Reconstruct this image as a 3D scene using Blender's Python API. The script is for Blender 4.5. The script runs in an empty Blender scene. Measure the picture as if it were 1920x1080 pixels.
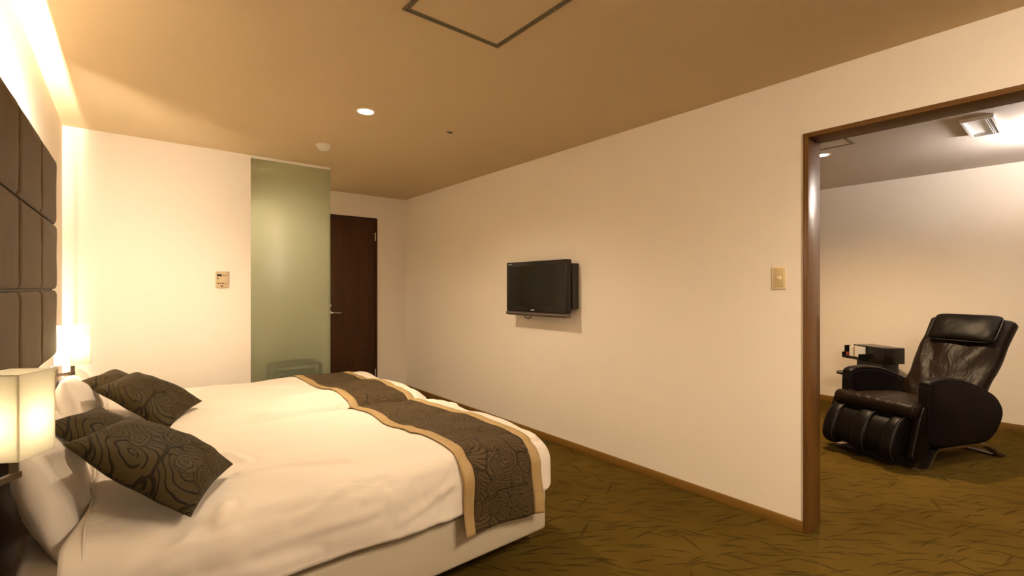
import bpy, bmesh, math, random
from mathutils import Vector, Matrix, noise
random.seed(7)
C = bpy.context.scene.collection
S = bpy.context.scene
R = math.radians
PI = math.pi

# ------------------------------------------------------------------ camera, view, world
cam_data = bpy.data.cameras.new('camera')
cam_data.sensor_width = 36
cam_data.lens = 885 / 1920 * 36
cam_data.clip_start = 0.02
cam = bpy.data.objects.new('camera', cam_data)
C.objects.link(cam)
cam.location = (0, 0, 1.283)
cam.rotation_euler = (R(90), 0, -math.atan(725 / 885))
S.camera = cam
S.view_settings.view_transform = 'Standard'
S.view_settings.look = 'None'
S.view_settings.gamma = 1
S.view_settings.exposure = 1.28
S.view_settings.use_curve_mapping = False
w = bpy.data.worlds.new('world')
S.world = w
w.use_nodes = True
w.node_tree.nodes['Background'].inputs[0].default_value = (0.35, 0.42, 0.75, 1)
w.node_tree.nodes['Background'].inputs[1].default_value = 0.35

WARM = (1.0, 0.72, 0.42)
WARM2 = (1.0, 0.81, 0.59)
COOL = (1.0, 0.93, 0.90)
P_STRIP = 1500.0
P_DOWN = 72.0
P_ROOM2 = 105.0
P_COOL = 44.0
P_ADDED_WIN = 55.0


def lamp(name, kind, loc, power, color, parent=None, **kw):
    d = bpy.data.lights.new(name, kind)
    d.energy = power
    d.color = color
    for k, v in kw.items():
        setattr(d, k, v)
    o = bpy.data.objects.new(name, d)
    C.objects.link(o)
    o.location = loc
    if parent:
        o.parent = parent
    return o


# ------------------------------------------------------------------ material helpers
class NT:
    def __init__(s, name):
        s.m = bpy.data.materials.new(name)
        s.m.use_nodes = True
        s.t = s.m.node_tree
        s.b = s.t.nodes['Principled BSDF']
        s.out = s.t.nodes['Material Output']

    def n(s, typ, **kw):
        x = s.t.nodes.new(typ)
        for k, v in kw.items():
            setattr(x, k, v)
        return x

    def set(s, sock, v):
        if isinstance(v, bpy.types.NodeSocket):
            s.t.links.new(v, sock)
        else:
            if hasattr(sock, 'default_value') and isinstance(v, (tuple, list)) and len(v) == 3 and sock.type == 'RGBA':
                v = (*v, 1)
            sock.default_value = v

    def math(s, op, a, b=None, c=None):
        x = s.n('ShaderNodeMath', operation=op)
        s.set(x.inputs[0], a)
        if b is not None:
            s.set(x.inputs[1], b)
        if c is not None:
            s.set(x.inputs[2], c)
        return x.outputs[0]

    def vmath(s, op, a, b=None, scale=None):
        x = s.n('ShaderNodeVectorMath', operation=op)
        s.set(x.inputs[0], a)
        if b is not None:
            s.set(x.inputs[1], b)
        if scale is not None:
            s.set(x.inputs['Scale'], scale)
        return x.outputs['Value'] if op in ('LENGTH', 'DOT_PRODUCT') else x.outputs[0]

    def mix(s, f, a, b):
        x = s.n('ShaderNodeMix', data_type='RGBA')
        s.set(x.inputs[0], f)
        s.set(x.inputs[6], a)
        s.set(x.inputs[7], b)
        return x.outputs[2]

    def coord(s, kind='Object', scale=None, rot=None, loc=None):
        x = s.n('ShaderNodeTexCoord').outputs[kind]
        if scale or rot or loc:
            m = s.n('ShaderNodeMapping')
            s.set(m.inputs[0], x)
            if loc:
                m.inputs[1].default_value = loc
            if rot:
                m.inputs[2].default_value = rot
            if scale:
                m.inputs[3].default_value = scale
            x = m.outputs[0]
        return x

    def noise(s, vec, scale, detail=3, rough=0.5, dist=0.0):
        x = s.n('ShaderNodeTexNoise')
        s.set(x.inputs['Vector'], vec)
        x.inputs['Scale'].default_value = scale
        x.inputs['Detail'].default_value = detail
        x.inputs['Roughness'].default_value = rough
        x.inputs['Distortion'].default_value = dist
        return x.outputs[0]

    def ramp(s, f, stops):
        x = s.n('ShaderNodeValToRGB')
        s.set(x.inputs[0], f)
        e = x.color_ramp.elements
        while len(e) < len(stops):
            e.new(0.5)
        for i, (p, c) in enumerate(stops):
            e[i].position = p
            e[i].color = (*c, 1) if len(c) == 3 else c
        return x.outputs[0]

    def bump(s, h, strength=0.3, dist=0.01, normal=None):
        x = s.n('ShaderNodeBump')
        s.set(x.inputs['Height'], h)
        x.inputs['Strength'].default_value = strength
        x.inputs['Distance'].default_value = dist
        if normal is not None:
            s.set(x.inputs['Normal'], normal)
        return x.outputs[0]

    def base(s, col=None, rough=None, normal=None, metal=None, spec=None, **kw):
        b = s.b.inputs
        if col is not None:
            s.set(b['Base Color'], col)
        if rough is not None:
            s.set(b['Roughness'], rough)
        if normal is not None:
            s.set(b['Normal'], normal)
        if metal is not None:
            s.set(b['Metallic'], metal)
        if spec is not None:
            s.set(b['Specular IOR Level'], spec)
        for k, v in kw.items():
            s.set(b[k], v)
        return s.m


def plain(name, col, rough=0.5, metal=0.0, noise_amt=0.06, nscale=20, bumpd=0.0, spec=0.5):
    t = NT(name)
    co = t.coord('Object')
    f = t.noise(co, nscale, 3)
    dark = tuple(c * (1 - noise_amt) for c in col)
    light = tuple(min(1, c * (1 + noise_amt)) for c in col)
    c = t.mix(f, dark, light)
    nm = t.bump(t.noise(co, nscale * 8, 2), 0.2, bumpd) if bumpd else None
    return t.base(c, rough, nm, metal, spec)


def emission(name, col, strength):
    t = NT(name)
    return t.base((0.8, 0.8, 0.8), 0.5, **{'Emission Color': col, 'Emission Strength': strength})


def paper(name, col, bumpd=0.0006):
    t = NT(name)
    co = t.coord('Object')
    f = t.noise(co, 260, 3, 0.6)
    f2 = t.noise(co, 1.3, 2)
    c = t.mix(f2, tuple(v * 0.97 for v in col), tuple(min(1, v * 1.02) for v in col))
    return t.base(c, 0.85, t.bump(f, 0.25, bumpd), spec=0.25)


def wood(name, c1, c2, rough=0.35, scale=1.0, axis='Z', spec=0.5, grain=1.0):
    t = NT(name)
    sc = {'Z': (14, 14, 0.8), 'X': (0.8, 14, 14), 'Y': (14, 0.8, 14)}[axis]
    co = t.coord('Object', scale=tuple(v * scale for v in sc))
    f = t.noise(co, 3.0, 5, 0.6, 0.4)
    f2 = t.noise(co, 14.0, 3, 0.6)
    c = t.ramp(f, [(0.3, c1), (0.7, c2)])
    c = t.mix(t.math('MULTIPLY', f2, 0.35 * grain), c, tuple(v * 0.5 for v in c1))
    return t.base(c, rough, t.bump(f2, 0.1, 0.001), spec=spec)


def feather_mat(name, ground, line, cell, coat=0.0, sheen=0.02, bumpd=0.004, seed=0.0):
    """woven fabric with rows of concentric tear-shaped eyes"""
    t = NT(name)
    uv = t.coord('UV')
    wob = t.n('ShaderNodeTexNoise')
    t.set(wob.inputs['Vector'], uv)
    wob.inputs['Scale'].default_value = 1.4 / cell
    wob.inputs['Detail'].default_value = 1
    d = t.vmath('SCALE', t.vmath('SUBTRACT', wob.outputs['Color'], (0.5, 0.5, 0.5)), scale=cell * 0.32)
    p = t.vmath('ADD', uv, d)
    p = t.vmath('ADD', t.vmath('SCALE', p, scale=1 / cell), (seed, seed * 1.7, 0))

    def eyes(pp, a0, rings, squash):
        v = t.n('ShaderNodeTexVoronoi', voronoi_dimensions='2D', feature='F1')
        t.set(v.inputs['Vector'], pp)
        v.inputs['Scale'].default_value = 1
        v.inputs['Randomness'].default_value = 0.9
        loc = t.vmath('SUBTRACT', pp, v.outputs['Position'])
        sep = t.n('ShaderNodeSeparateXYZ')
        t.set(sep.inputs[0], loc)
        sc = t.n('ShaderNodeSeparateColor')
        t.set(sc.inputs[0], v.outputs['Color'])
        ang = t.math('MULTIPLY_ADD', sc.outputs[0], 2.2, a0)
        ca, sa = t.math('COSINE', ang), t.math('SINE', ang)
        x = t.math('ADD', t.math('MULTIPLY', sep.outputs[0], ca), t.math('MULTIPLY', sep.outputs[1], sa))
        y = t.math('SUBTRACT', t.math('MULTIPLY', sep.outputs[1], ca), t.math('MULTIPLY', sep.outputs[0], sa))
        yy = t.math('MULTIPLY', y, t.math('MULTIPLY_ADD', x, 1.1, squash))
        r = t.math('SQRT', t.math('ADD', t.math('MULTIPLY', x, x), t.math('MULTIPLY', yy, yy)))
        r = t.math('ADD', r, t.math('MULTIPLY', t.math('ARCTAN2', yy, x), 0.012))
        fr = t.math('FRACT', t.math('MULTIPLY', r, rings))
        tri = t.math('ABSOLUTE', t.math('SUBTRACT', fr, 0.5))
        return r, t.ramp(tri, [(0.05, (1, 1, 1)), (0.13, (0, 0, 0))])
    rA, lA = eyes(p, 0.3, 6.6, 1.45)
    pB = t.vmath('ADD', t.vmath('SCALE', p, scale=0.72), (4.3, 8.1, 0))
    rB, lB = eyes(pB, 1.4, 4.8, 1.9)
    inside = t.ramp(rA, [(0.455, (1, 1, 1)), (0.465, (0, 0, 0))])
    rim = t.math('LESS_THAN', t.math('ABSOLUTE', t.math('SUBTRACT', rA, 0.46)), 0.016)
    v3 = t.n('ShaderNodeTexVoronoi', voronoi_dimensions='2D', feature='DISTANCE_TO_EDGE')
    t.set(v3.inputs['Vector'], pB)
    v3.inputs['Scale'].default_value = 1
    v3.inputs['Randomness'].default_value = 0.9
    eB = t.ramp(v3.outputs[0], [(0.014, (1, 1, 1)), (0.03, (0, 0, 0))])
    lB = t.math('MAXIMUM', lB, eB)
    m = t.math('MAXIMUM', t.mix(inside, lB, lA), rim)
    weave = t.noise(uv, 900, 2)
    g = t.mix(weave, tuple(c * 0.8 for c in ground), tuple(c * 1.2 for c in ground))
    col = t.mix(t.math('MULTIPLY', m, 0.85), g, line)
    h = t.math('SUBTRACT', 1.0, m)
    return t.base(col, 0.62, t.bump(h, 0.9, bumpd), spec=0.12, **{'Sheen Weight': sheen})


def linen(name, col, wr=0.024, sc=3.0):
    t = NT(name)
    co = t.coord('Object')
    st = t.coord('Object', scale=(1.0, 2.2, 1.0), rot=(0, 0, 0.5))
    a = t.noise(st, sc, 3, 0.45, 0.8)
    b = t.noise(co, 700, 1)
    n1 = t.bump(a, 0.6, wr)
    n2 = t.bump(b, 0.12, 0.0006, n1)
    return t.base(col, 0.8, n2, spec=0.2, **{'Sheen Weight': 0.15})


def leather(name, col, rough=0.38, fold=0.0, scale=(1, 1, 1)):
    t = NT(name)
    co = t.coord('Object', scale=scale)
    big = t.noise(co, 5.0, 3, 0.5, 1.2)
    fine = t.n('ShaderNodeTexVoronoi', feature='DISTANCE_TO_EDGE')
    t.set(fine.inputs['Vector'], co)
    fine.inputs['Scale'].default_value = 260
    n1 = t.bump(big, 0.6, 0.02 * fold) if fold else None
    n2 = t.bump(fine.outputs[0], 0.15, 0.001, n1)
    c = t.mix(big, tuple(v * 0.8 for v in col), tuple(v * 1.2 for v in col))
    return t.base(c, rough, n2, spec=0.14)


def carpet_mat():
    t = NT('olive_leaf_carpet')
    co = t.coord('Object')
    sepn = t.n('ShaderNodeSeparateXYZ')
    t.set(sepn.inputs[0], co)
    flat = t.n('ShaderNodeCombineXYZ')
    t.set(flat.inputs[0], sepn.outputs[0])
    t.set(flat.inputs[1], sepn.outputs[1])
    total = None
    # long thin bamboo leaves, several layers of cells, mostly lying one way
    for i, (cell, a0, span) in enumerate([(0.145, -1.2, 0.9), (0.125, -1.0, 0.8), (0.16, -1.35, 1.2), (0.21, -2.2, 2.8), (0.135, -1.1, 0.8)]):
        cell *= 1.25
        p = t.vmath('ADD', t.vmath('SCALE', flat.outputs[0], scale=1 / cell), (3.1 * i + 0.37, 1.7 * i + 5.2, 0))
        v = t.n('ShaderNodeTexVoronoi', voronoi_dimensions='2D', feature='F1')
        t.set(v.inputs['Vector'], p)
        v.inputs['Scale'].default_value = 1
        v.inputs['Randomness'].default_value = 0.9
        loc = t.vmath('SUBTRACT', p, v.outputs['Position'])
        s2 = t.n('ShaderNodeSeparateXYZ')
        t.set(s2.inputs[0], loc)
        sc = t.n('ShaderNodeSeparateColor')
        t.set(sc.inputs[0], v.outputs['Color'])
        ang = t.math('MULTIPLY_ADD', sc.outputs[0], span, a0)
        ca, sa = t.math('COSINE', ang), t.math('SINE', ang)
        x = t.math('ADD', t.math('MULTIPLY', s2.outputs[0], ca), t.math('MULTIPLY', s2.outputs[1], sa))
        y = t.math('SUBTRACT', t.math('MULTIPLY', s2.outputs[1], ca), t.math('MULTIPLY', s2.outputs[0], sa))
        y = t.math('ADD', y, t.math('MULTIPLY', t.math('MULTIPLY', x, x), 0.12))
        # leaf outline |y| < w (1-(x/l)^2)
        q = t.math('SUBTRACT', 1.0, t.math('POWER', t.math('ABSOLUTE', t.math('MULTIPLY', x, 2.1)), 2.0))
        wd = t.math('MULTIPLY', q, 0.034)
        d = t.math('SUBTRACT', wd, t.math('ABSOLUTE', y))
        k = t.math('MULTIPLY', d, 28)
        kc = t.n('ShaderNodeClamp')
        t.set(kc.inputs[0], k)
        total = kc.outputs[0] if total is None else t.math('MAXIMUM', total, kc.outputs[0])
    pile = t.noise(co, 420, 2, 0.7)
    patch = t.noise(co, 2.2, 3, 0.5)
    c = t.ramp(patch, [(0.3, (0.092, 0.054, 0.007)), (0.7, (0.130, 0.079, 0.012))])
    c = t.mix(t.math('MULTIPLY', total, 0.8), c, (0.030, 0.020, 0.003))
    c = t.mix(t.math('MULTIPLY', pile, 0.4), c, (0.05, 0.032, 0.005))
    h = t.math('ADD', t.math('MULTIPLY', total, -1.0), t.math('MULTIPLY', pile, 0.35))
    return t.base(c, 0.95, t.bump(h, 1.0, 0.006), spec=0.05)


def glass_mat():
    t = NT('green_frosted_glass')
    tr = t.n('ShaderNodeBsdfTranslucent')
    t.set(tr.inputs[0], (0.85, 0.87, 0.73))
    df = t.n('ShaderNodeBsdfDiffuse')
    t.set(df.inputs[0], (0.50, 0.56, 0.38))
    rf = t.n('ShaderNodeBsdfRefraction')
    t.set(rf.inputs[0], (0.80, 0.84, 0.73))
    rf.inputs['Roughness'].default_value = 0.018
    rf.inputs['IOR'].default_value = 1.12
    gl = t.n('ShaderNodeBsdfGlossy')
    gl.inputs['Roughness'].default_value = 0.28
    m1 = t.n('ShaderNodeMixShader')
    m1.inputs[0].default_value = 0.75
    t.t.links.new(tr.outputs[0], m1.inputs[1])
    t.t.links.new(rf.outputs[0], m1.inputs[2])
    m2 = t.n('ShaderNodeMixShader')
    m2.inputs[0].default_value = 0.12
    t.t.links.new(m1.outputs[0], m2.inputs[1])
    t.t.links.new(df.outputs[0], m2.inputs[2])
    m3 = t.n('ShaderNodeMixShader')
    m3.inputs[0].default_value = 0.07
    t.t.links.new(m2.outputs[0], m3.inputs[1])
    t.t.links.new(gl.outputs[0], m3.inputs[2])
    t.t.links.new(m3.outputs[0], t.out.inputs[0])
    return t.m


def shade_mat():
    t = NT('cream_paper_shade')
    tr = t.n('ShaderNodeBsdfTranslucent')
    t.set(tr.inputs[0], (0.93, 0.90, 0.80))
    df = t.n('ShaderNodeBsdfDiffuse')
    t.set(df.inputs[0], (0.85, 0.80, 0.68))
    m1 = t.n('ShaderNodeMixShader')
    m1.inputs[0].default_value = 0.45
    t.t.links.new(tr.outputs[0], m1.inputs[1])
    t.t.links.new(df.outputs[0], m1.inputs[2])
    t.t.links.new(m1.outputs[0], t.out.inputs[0])
    return t.m


M = {}
M['wall'] = paper('cream_wallpaper', (0.87, 0.78, 0.655))
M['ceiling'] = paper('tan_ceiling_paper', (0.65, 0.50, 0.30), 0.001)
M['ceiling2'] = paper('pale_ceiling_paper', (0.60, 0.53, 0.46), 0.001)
M['carpet'] = carpet_mat()
M['base_wood'] = wood('orange_brown_skirting', (0.20, 0.098, 0.015), (0.26, 0.13, 0.022), 0.4, axis='Y')
M['base_wood_x'] = wood('orange_brown_skirting_cross', (0.20, 0.098, 0.015), (0.26, 0.13, 0.022), 0.4, axis='X')
M['frame_wood'] = wood('varnished_brown_frame', (0.13, 0.056, 0.014), (0.18, 0.08, 0.02), 0.30, axis='Z')
M['door_wood'] = wood('dark_brown_door', (0.060, 0.026, 0.010), (0.085, 0.038, 0.015), 0.5, 0.6, spec=0.15)
M['glass'] = glass_mat()
M['glass_edge'] = plain('pale_green_glass_edge', (0.42, 0.52, 0.34), 0.2)
M['duvet'] = linen('cream_cotton_duvet', (0.78, 0.69, 0.575))
M['sheet'] = linen('cotton_sheet', (0.72, 0.62, 0.50), 0.006)
M['pillow'] = linen('white_pillowcase', (0.80, 0.72, 0.62), 0.02, 5.0)
M['divan'] = plain('beige_divan_fabric', (0.52, 0.45, 0.32), 0.85, 0, 0.05, 6, 0.0006, 0.2)
M['gold'] = plain('gold_satin_border', (0.42, 0.28, 0.115), 0.55, 0, 0.12, 30, 0.0006)
M['runner'] = feather_mat('dark_feather_brocade', (0.092, 0.060, 0.026), (0.024, 0.015, 0.006), 0.10)
M['cushion'] = feather_mat('olive_feather_brocade', (0.052, 0.036, 0.012), (0.010, 0.006, 0.002), 0.112, seed=3.3)
M['chrome'] = plain('brushed_chrome', (0.72, 0.70, 0.66), 0.22, 1.0, 0.03)
M['steel'] = plain('satin_steel', (0.42, 0.37, 0.31), 0.32, 1.0, 0.05)
M['bronze'] = plain('bronze_metal', (0.26, 0.19, 0.12), 0.35, 1.0, 0.05)
M['lamp_metal'] = plain('brown_lamp_metal', (0.09, 0.058, 0.032), 0.45, 0.5, 0.05)
M['black_plastic'] = plain('glossy_black_plastic', (0.010, 0.008, 0.007), 0.2, 0, 0.05, spec=0.3)
M['matt_black'] = plain('matt_black', (0.012, 0.010, 0.010), 0.5, 0, 0.1)
M['screen'] = plain('dark_screen', (0.010, 0.008, 0.005), 0.12, 0, 0.02, spec=0.25)
M['silver'] = plain('grey_tv_trim', (0.16, 0.13, 0.11), 0.35, 0.7, 0.05)
M['letter'] = plain('pale_lettering', (0.6, 0.57, 0.5), 0.5, 0, 0.02)
M['ivory'] = plain('ivory_plastic', (0.60, 0.46, 0.24), 0.4, 0, 0.03)
M['ivory2'] = plain('pale_ivory_plastic', (0.78, 0.64, 0.40), 0.4, 0, 0.03)
M['beige_plastic'] = plain('beige_panel_plastic', (0.56, 0.43, 0.25), 0.45, 0, 0.03)
M['white_plastic'] = plain('white_plastic', (0.80, 0.74, 0.64), 0.45, 0, 0.02)
M['white_metal'] = plain('white_painted_metal', (0.82, 0.80, 0.78), 0.4, 0, 0.02)
M['dark_dot'] = plain('dark_button', (0.04, 0.02, 0.008), 0.4, 0, 0.05)
M['olive_metal'] = plain('dull_olive_metal', (0.15, 0.115, 0.055), 0.45, 0.2, 0.06)
M['leather'] = leather('dark_brown_leather', (0.005, 0.003, 0.002), 0.42, 0.3)
M['leather_seat'] = leather('creased_brown_leather', (0.012, 0.006, 0.003), 0.40, 0.6, (3.0, 3.0, 0.8))
M['arm_cloth'] = leather('matt_dark_arm_cover', (0.006, 0.003, 0.003), 0.6, 0.2)
M['piping'] = plain('brown_piping', (0.035, 0.025, 0.018), 0.4, 0, 0.05)
M['shade'] = shade_mat()
M['bulb'] = emission('bulb_glow', (1.0, 0.86, 0.62), 8)
M['strip'] = emission('warm_light_strip', (1.0, 0.86, 0.69), P_STRIP)
M['strip_end'] = emission('warm_light_strip_end', (1.0, 0.86, 0.69), P_STRIP * .15)
M['downlight_glow'] = emission('downlight_glow', (1.0, 0.85, 0.58), 14)
M['dim_glow'] = emission('added_downlight_glow', (1.0, 0.85, 0.58), 0.12)
M['room_glow'] = emission('added_globe_glow', (1.0, 0.85, 0.67), 38)
M['cool_glow'] = emission('cool_lamp_glow', (1.0, 0.91, 0.82), 40)
M['paper_white'] = plain('white_paper', (0.82, 0.78, 0.70), 0.6, 0, 0.05, 60)
M['paper_tan'] = plain('tan_paper', (0.45, 0.33, 0.20), 0.6, 0, 0.1, 60)
M['red_plastic'] = plain('red_plastic', (0.35, 0.05, 0.03), 0.4, 0, 0.05)
M['pane'] = NT('clear_glass').base((0.9, 0.93, 0.95), 0.02, **{'Transmission Weight': 1.0})


def headboard_mat():
    t = NT('brown_satin_upholstery')
    st = t.coord('Object', scale=(1, 16, 1.2))
    f = t.noise(st, 4, 4, 0.6)
    co = t.coord('Object')
    f2 = t.noise(co, 3.2, 3, 0.5, 0.6)
    c = t.ramp(f, [(0.3, (0.068, 0.042, 0.015)), (0.75, (0.105, 0.067, 0.026))])
    c = t.mix(t.math('MULTIPLY', f2, 0.5), c, (0.07, 0.036, 0.012))
    return t.base(c, 0.55, t.bump(f, 0.12, 0.004), spec=0.15)


M['headboard'] = headboard_mat()


# ------------------------------------------------------------------ object helpers
def link(name, me, m, parent=None, smooth=False):
    o = bpy.data.objects.new(name, me)
    C.objects.link(o)
    if m is not None:
        me.materials.append(m)
    if smooth:
        for p in me.polygons:
            p.use_smooth = True
    if parent is not None:
        o.parent = parent
    return o


def obj(name, bm, m, parent=None, smooth=False):
    bmesh.ops.recalc_face_normals(bm, faces=bm.faces[:])
    me = bpy.data.meshes.new(name)
    bm.to_mesh(me)
    bm.free()
    return link(name, me, m, parent, smooth)


def empty(name, loc=(0, 0, 0), rotz=0.0):
    o = bpy.data.objects.new(name, None)
    C.objects.link(o)
    o.location = loc
    o.rotation_euler = (0, 0, rotz)
    o.empty_display_size = 0.1
    return o


def tag(o, label, cat, group=None):
    o['label'] = label
    o['category'] = cat
    if group:
        o['group'] = group
    return o


def struct(o):
    o['kind'] = 'structure'
    return o


def autosmooth(o, ang=35):
    me = o.data
    for p in me.polygons:
        p.use_smooth = True
    me.set_sharp_from_angle(angle=R(ang))
    return o


def bx(bm, lo, hi, bev=0.0, seg=2):
    """add an axis-aligned box, optionally with rounded edges"""
    tmp = bmesh.new()
    bmesh.ops.create_cube(tmp, size=1)
    for v in tmp.verts:
        v.co = Vector([lo[i] + (v.co[i] + 0.5) * (hi[i] - lo[i]) for i in range(3)])
    if bev > 0:
        bmesh.ops.bevel(tmp, geom=tmp.edges[:] + tmp.verts[:], offset=bev, segments=seg, profile=0.5, affect='EDGES')
    merge(bm, tmp)


def merge(bm, tmp, mat=None):
    if mat is not None:
        tmp.transform(mat)
    mp = {}
    for v in tmp.verts:
        mp[v] = bm.verts.new(v.co)
    for f in tmp.faces:
        try:
            bm.faces.new([mp[v] for v in f.verts])
        except ValueError:
            pass
    tmp.free()


def box(name, lo, hi, m, parent=None, bev=0.0, seg=2):
    bm = bmesh.new()
    bx(bm, lo, hi, bev, seg)
    o = obj(name, bm, m, parent)
    if bev:
        autosmooth(o)
    return o


def cyl(bm, c, r, h, n=24, axis='Z', r2=None):
    tmp = bmesh.new()
    bmesh.ops.create_cone(tmp, cap_ends=True, segments=n, radius1=r, radius2=r if r2 is None else r2, depth=h)
    mt = Matrix.Translation(Vector(c))
    if axis == 'X':
        mt = mt @ Matrix.Rotation(R(90), 4, 'Y')
    if axis == 'Y':
        mt = mt @ Matrix.Rotation(R(-90), 4, 'X')
    merge(bm, tmp, mt)


def lathe(bm, c, prof, n=32):
    """prof = [(r, z)...]"""
    rings = []
    for r, z in prof:
        if r < 1e-6:
            rings.append([bm.verts.new((c[0], c[1], c[2] + z))])
        else:
            rings.append([bm.verts.new((c[0] + r * math.cos(2 * PI * k / n), c[1] + r * math.sin(2 * PI * k / n), c[2] + z)) for k in range(n)])
    for a, b in zip(rings, rings[1:]):
        for k in range(n):
            k2 = (k + 1) % n
            if len(a) == 1:
                bm.faces.new([a[0], b[k], b[k2]])
            elif len(b) == 1:
                bm.faces.new([a[k], a[k2], b[0]])
            else:
                bm.faces.new([a[k], a[k2], b[k2], b[k]])


def tube(bm, pts, r, n=8, closed=False):
    pts = [Vector(p) for p in pts]
    rings = []
    N = len(pts)
    for i, p in enumerate(pts):
        if closed:
            d = pts[(i + 1) % N] - pts[i - 1]
        else:
            d = pts[min(i + 1, N - 1)] - pts[max(i - 1, 0)]
        d.normalize()
        up = Vector((0, 0, 1)) if abs(d.z) < 0.9 else Vector((1, 0, 0))
        a = d.cross(up).normalized()
        b = d.cross(a)
        rings.append([bm.verts.new(p + a * r * math.cos(2 * PI * k / n) + b * r * math.sin(2 * PI * k / n)) for k in range(n)])
    rng = range(N) if closed else range(N - 1)
    for i in rng:
        A, B = rings[i], rings[(i + 1) % N]
        for k in range(n):
            bm.faces.new([A[k], A[(k + 1) % n], B[(k + 1) % n], B[k]])
    if not closed:
        bm.faces.new(rings[0])
        bm.faces.new(rings[-1][::-1])


def ribbon(bm, pts, width_vec, th):
    """flat bar: centre line pts, width vector, thickness measured across both"""
    pts = [Vector(p) for p in pts]
    wv = Vector(width_vec) / 2
    wn = wv.normalized()
    rings = []
    for i, p in enumerate(pts):
        d = (pts[min(i + 1, len(pts) - 1)] - pts[max(i - 1, 0)]).normalized()
        nrm = d.cross(wn).normalized() * th / 2
        rings.append([bm.verts.new(p + s1 * wv + s2 * nrm) for s1, s2 in ((-1, -1), (1, -1), (1, 1), (-1, 1))])
    for A, B in zip(rings, rings[1:]):
        for k in range(4):
            bm.faces.new([A[k], A[(k + 1) % 4], B[(k + 1) % 4], B[k]])
    bm.faces.new(rings[0])
    bm.faces.new(rings[-1][::-1])


def loft(bm, secs, n=40, ex=3.0):
    """secs: (centre, axis1, axis2) superellipse rings, closed with caps"""
    rings = []
    for c, a, b in secs:
        c, a, b = Vector(c), Vector(a), Vector(b)
        ring = []
        for k in range(n):
            th = 2 * PI * k / n
            ct, st = math.cos(th), math.sin(th)
            x = math.copysign(abs(ct) ** (2 / ex), ct)
            y = math.copysign(abs(st) ** (2 / ex), st)
            ring.append(bm.verts.new(c + a * x + b * y))
        rings.append(ring)
    for A, B in zip(rings, rings[1:]):
        for k in range(n):
            bm.faces.new([A[k], A[(k + 1) % n], B[(k + 1) % n], B[k]])
    bm.faces.new(rings[0])
    bm.faces.new(rings[-1][::-1])


def catmull(P, n=6, closed=True):
    out = []
    N = len(P)
    for i in range(N if closed else N - 1):
        p0 = Vector(P[(i - 1) % N] if closed or i > 0 else P[i])
        p1 = Vector(P[i])
        p2 = Vector(P[(i + 1) % N])
        p3 = Vector(P[(i + 2) % N] if closed or i + 2 < N else P[i + 1])
        for k in range(n):
            t = k / n
            out.append(0.5 * ((2 * p1) + (p2 - p0) * t + (2 * p0 - 5 * p1 + 4 * p2 - p3) * t * t + (3 * p1 - p0 - 3 * p2 + p3) * t ** 3))
    if not closed:
        out.append(Vector(P[-1]))
    return out


def puffed(bm, outline, y0, y1, r=0.03, steps=5):
    """outline in (x, z), extruded along y with a rounded rim"""
    cx = sum(p[0] for p in outline) / len(outline)
    cz = sum(p[1] for p in outline) / len(outline)
    N = len(outline)
    nrm = []
    for i in range(N):
        d = Vector(outline[(i + 1) % N]) - Vector(outline[i - 1])
        q = Vector((d[1], -d[0])).normalized()
        if q.dot(Vector((outline[i][0] - cx, outline[i][1] - cz))) < 0:
            q = -q
        nrm.append(q)
    layers = []
    for s in range(steps + 1):
        a = PI / 2 * s / steps
        layers.append((y0 + r * (1 - math.cos(a)), r * (1 - math.sin(a))))
    for s in range(steps + 1):
        layers.append((y1 - r * (1 - math.cos(PI / 2 * (steps - s) / steps)), r * (1 - math.sin(PI / 2 * (steps - s) / steps))))
    rings = []
    for y, ins in layers:
        rings.append([bm.verts.new((outline[i][0] - nrm[i].x * ins, y, outline[i][1] - nrm[i].y * ins)) for i in range(N)])
    for A, B in zip(rings, rings[1:]):
        for k in range(N):
            bm.faces.new([A[k], A[(k + 1) % N], B[(k + 1) % N], B[k]])
    bm.faces.new(rings[0])
    bm.faces.new(rings[-1][::-1])


def text_mesh(name, body, size, m, parent, mat4, extrude=0.0006):
    cu = bpy.data.curves.new(name, 'FONT')
    cu.body = body
    cu.size = size
    cu.extrude = extrude
    cu.align_x = 'CENTER'
    cu.align_y = 'CENTER'
    to = bpy.data.objects.new(name + '_tmp', cu)
    C.objects.link(to)
    dg = bpy.context.evaluated_depsgraph_get()
    me = bpy.data.meshes.new_from_object(to.evaluated_get(dg))
    bpy.data.objects.remove(to)
    me.transform(mat4)
    return link(name, me, m, parent)


# ------------------------------------------------------------------ the room
H = 2.4
XL, XR, XR2, XF = -0.335, 2.756, 2.907, 6.12      # headboard wall, partition faces, lounge far wall
YT, YD, YB = 4.46, 5.50, -2.4                     # thermostat wall, hall door wall, wall behind the camera
GX0, GX1 = 0.815, 1.470                           # glass screen
OY0, OY1, OZ = -0.95, 0.947, 2.09                 # opening in the partition

struct(box('floor', (XL - .1, YB - .1, -0.1), (XF + .1, YD + .1, 0), M['carpet']))
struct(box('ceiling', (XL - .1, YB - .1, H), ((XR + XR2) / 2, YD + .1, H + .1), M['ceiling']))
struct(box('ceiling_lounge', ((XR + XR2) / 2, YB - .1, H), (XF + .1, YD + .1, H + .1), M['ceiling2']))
struct(box('wall_left', (XL - .1, YB, 0), (XL, YT, H), M['wall']))
struct(box('wall_far', (XL - .1, YT, 0), (GX0, YD + .1, H), M['wall']))
# hall end wall with a door hole
DX0, DX1, DZ = 1.745, 2.375, 2.130
bm = bmesh.new()
bx(bm, (GX0, YD, 0), (DX0, YD + .1, H))
bx(bm, (DX1, YD, 0), (XR, YD + .1, H))
bx(bm, (DX0, YD, DZ), (DX1, YD + .1, H))
struct(obj('wall_hall', bm, M['wall']))
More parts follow.
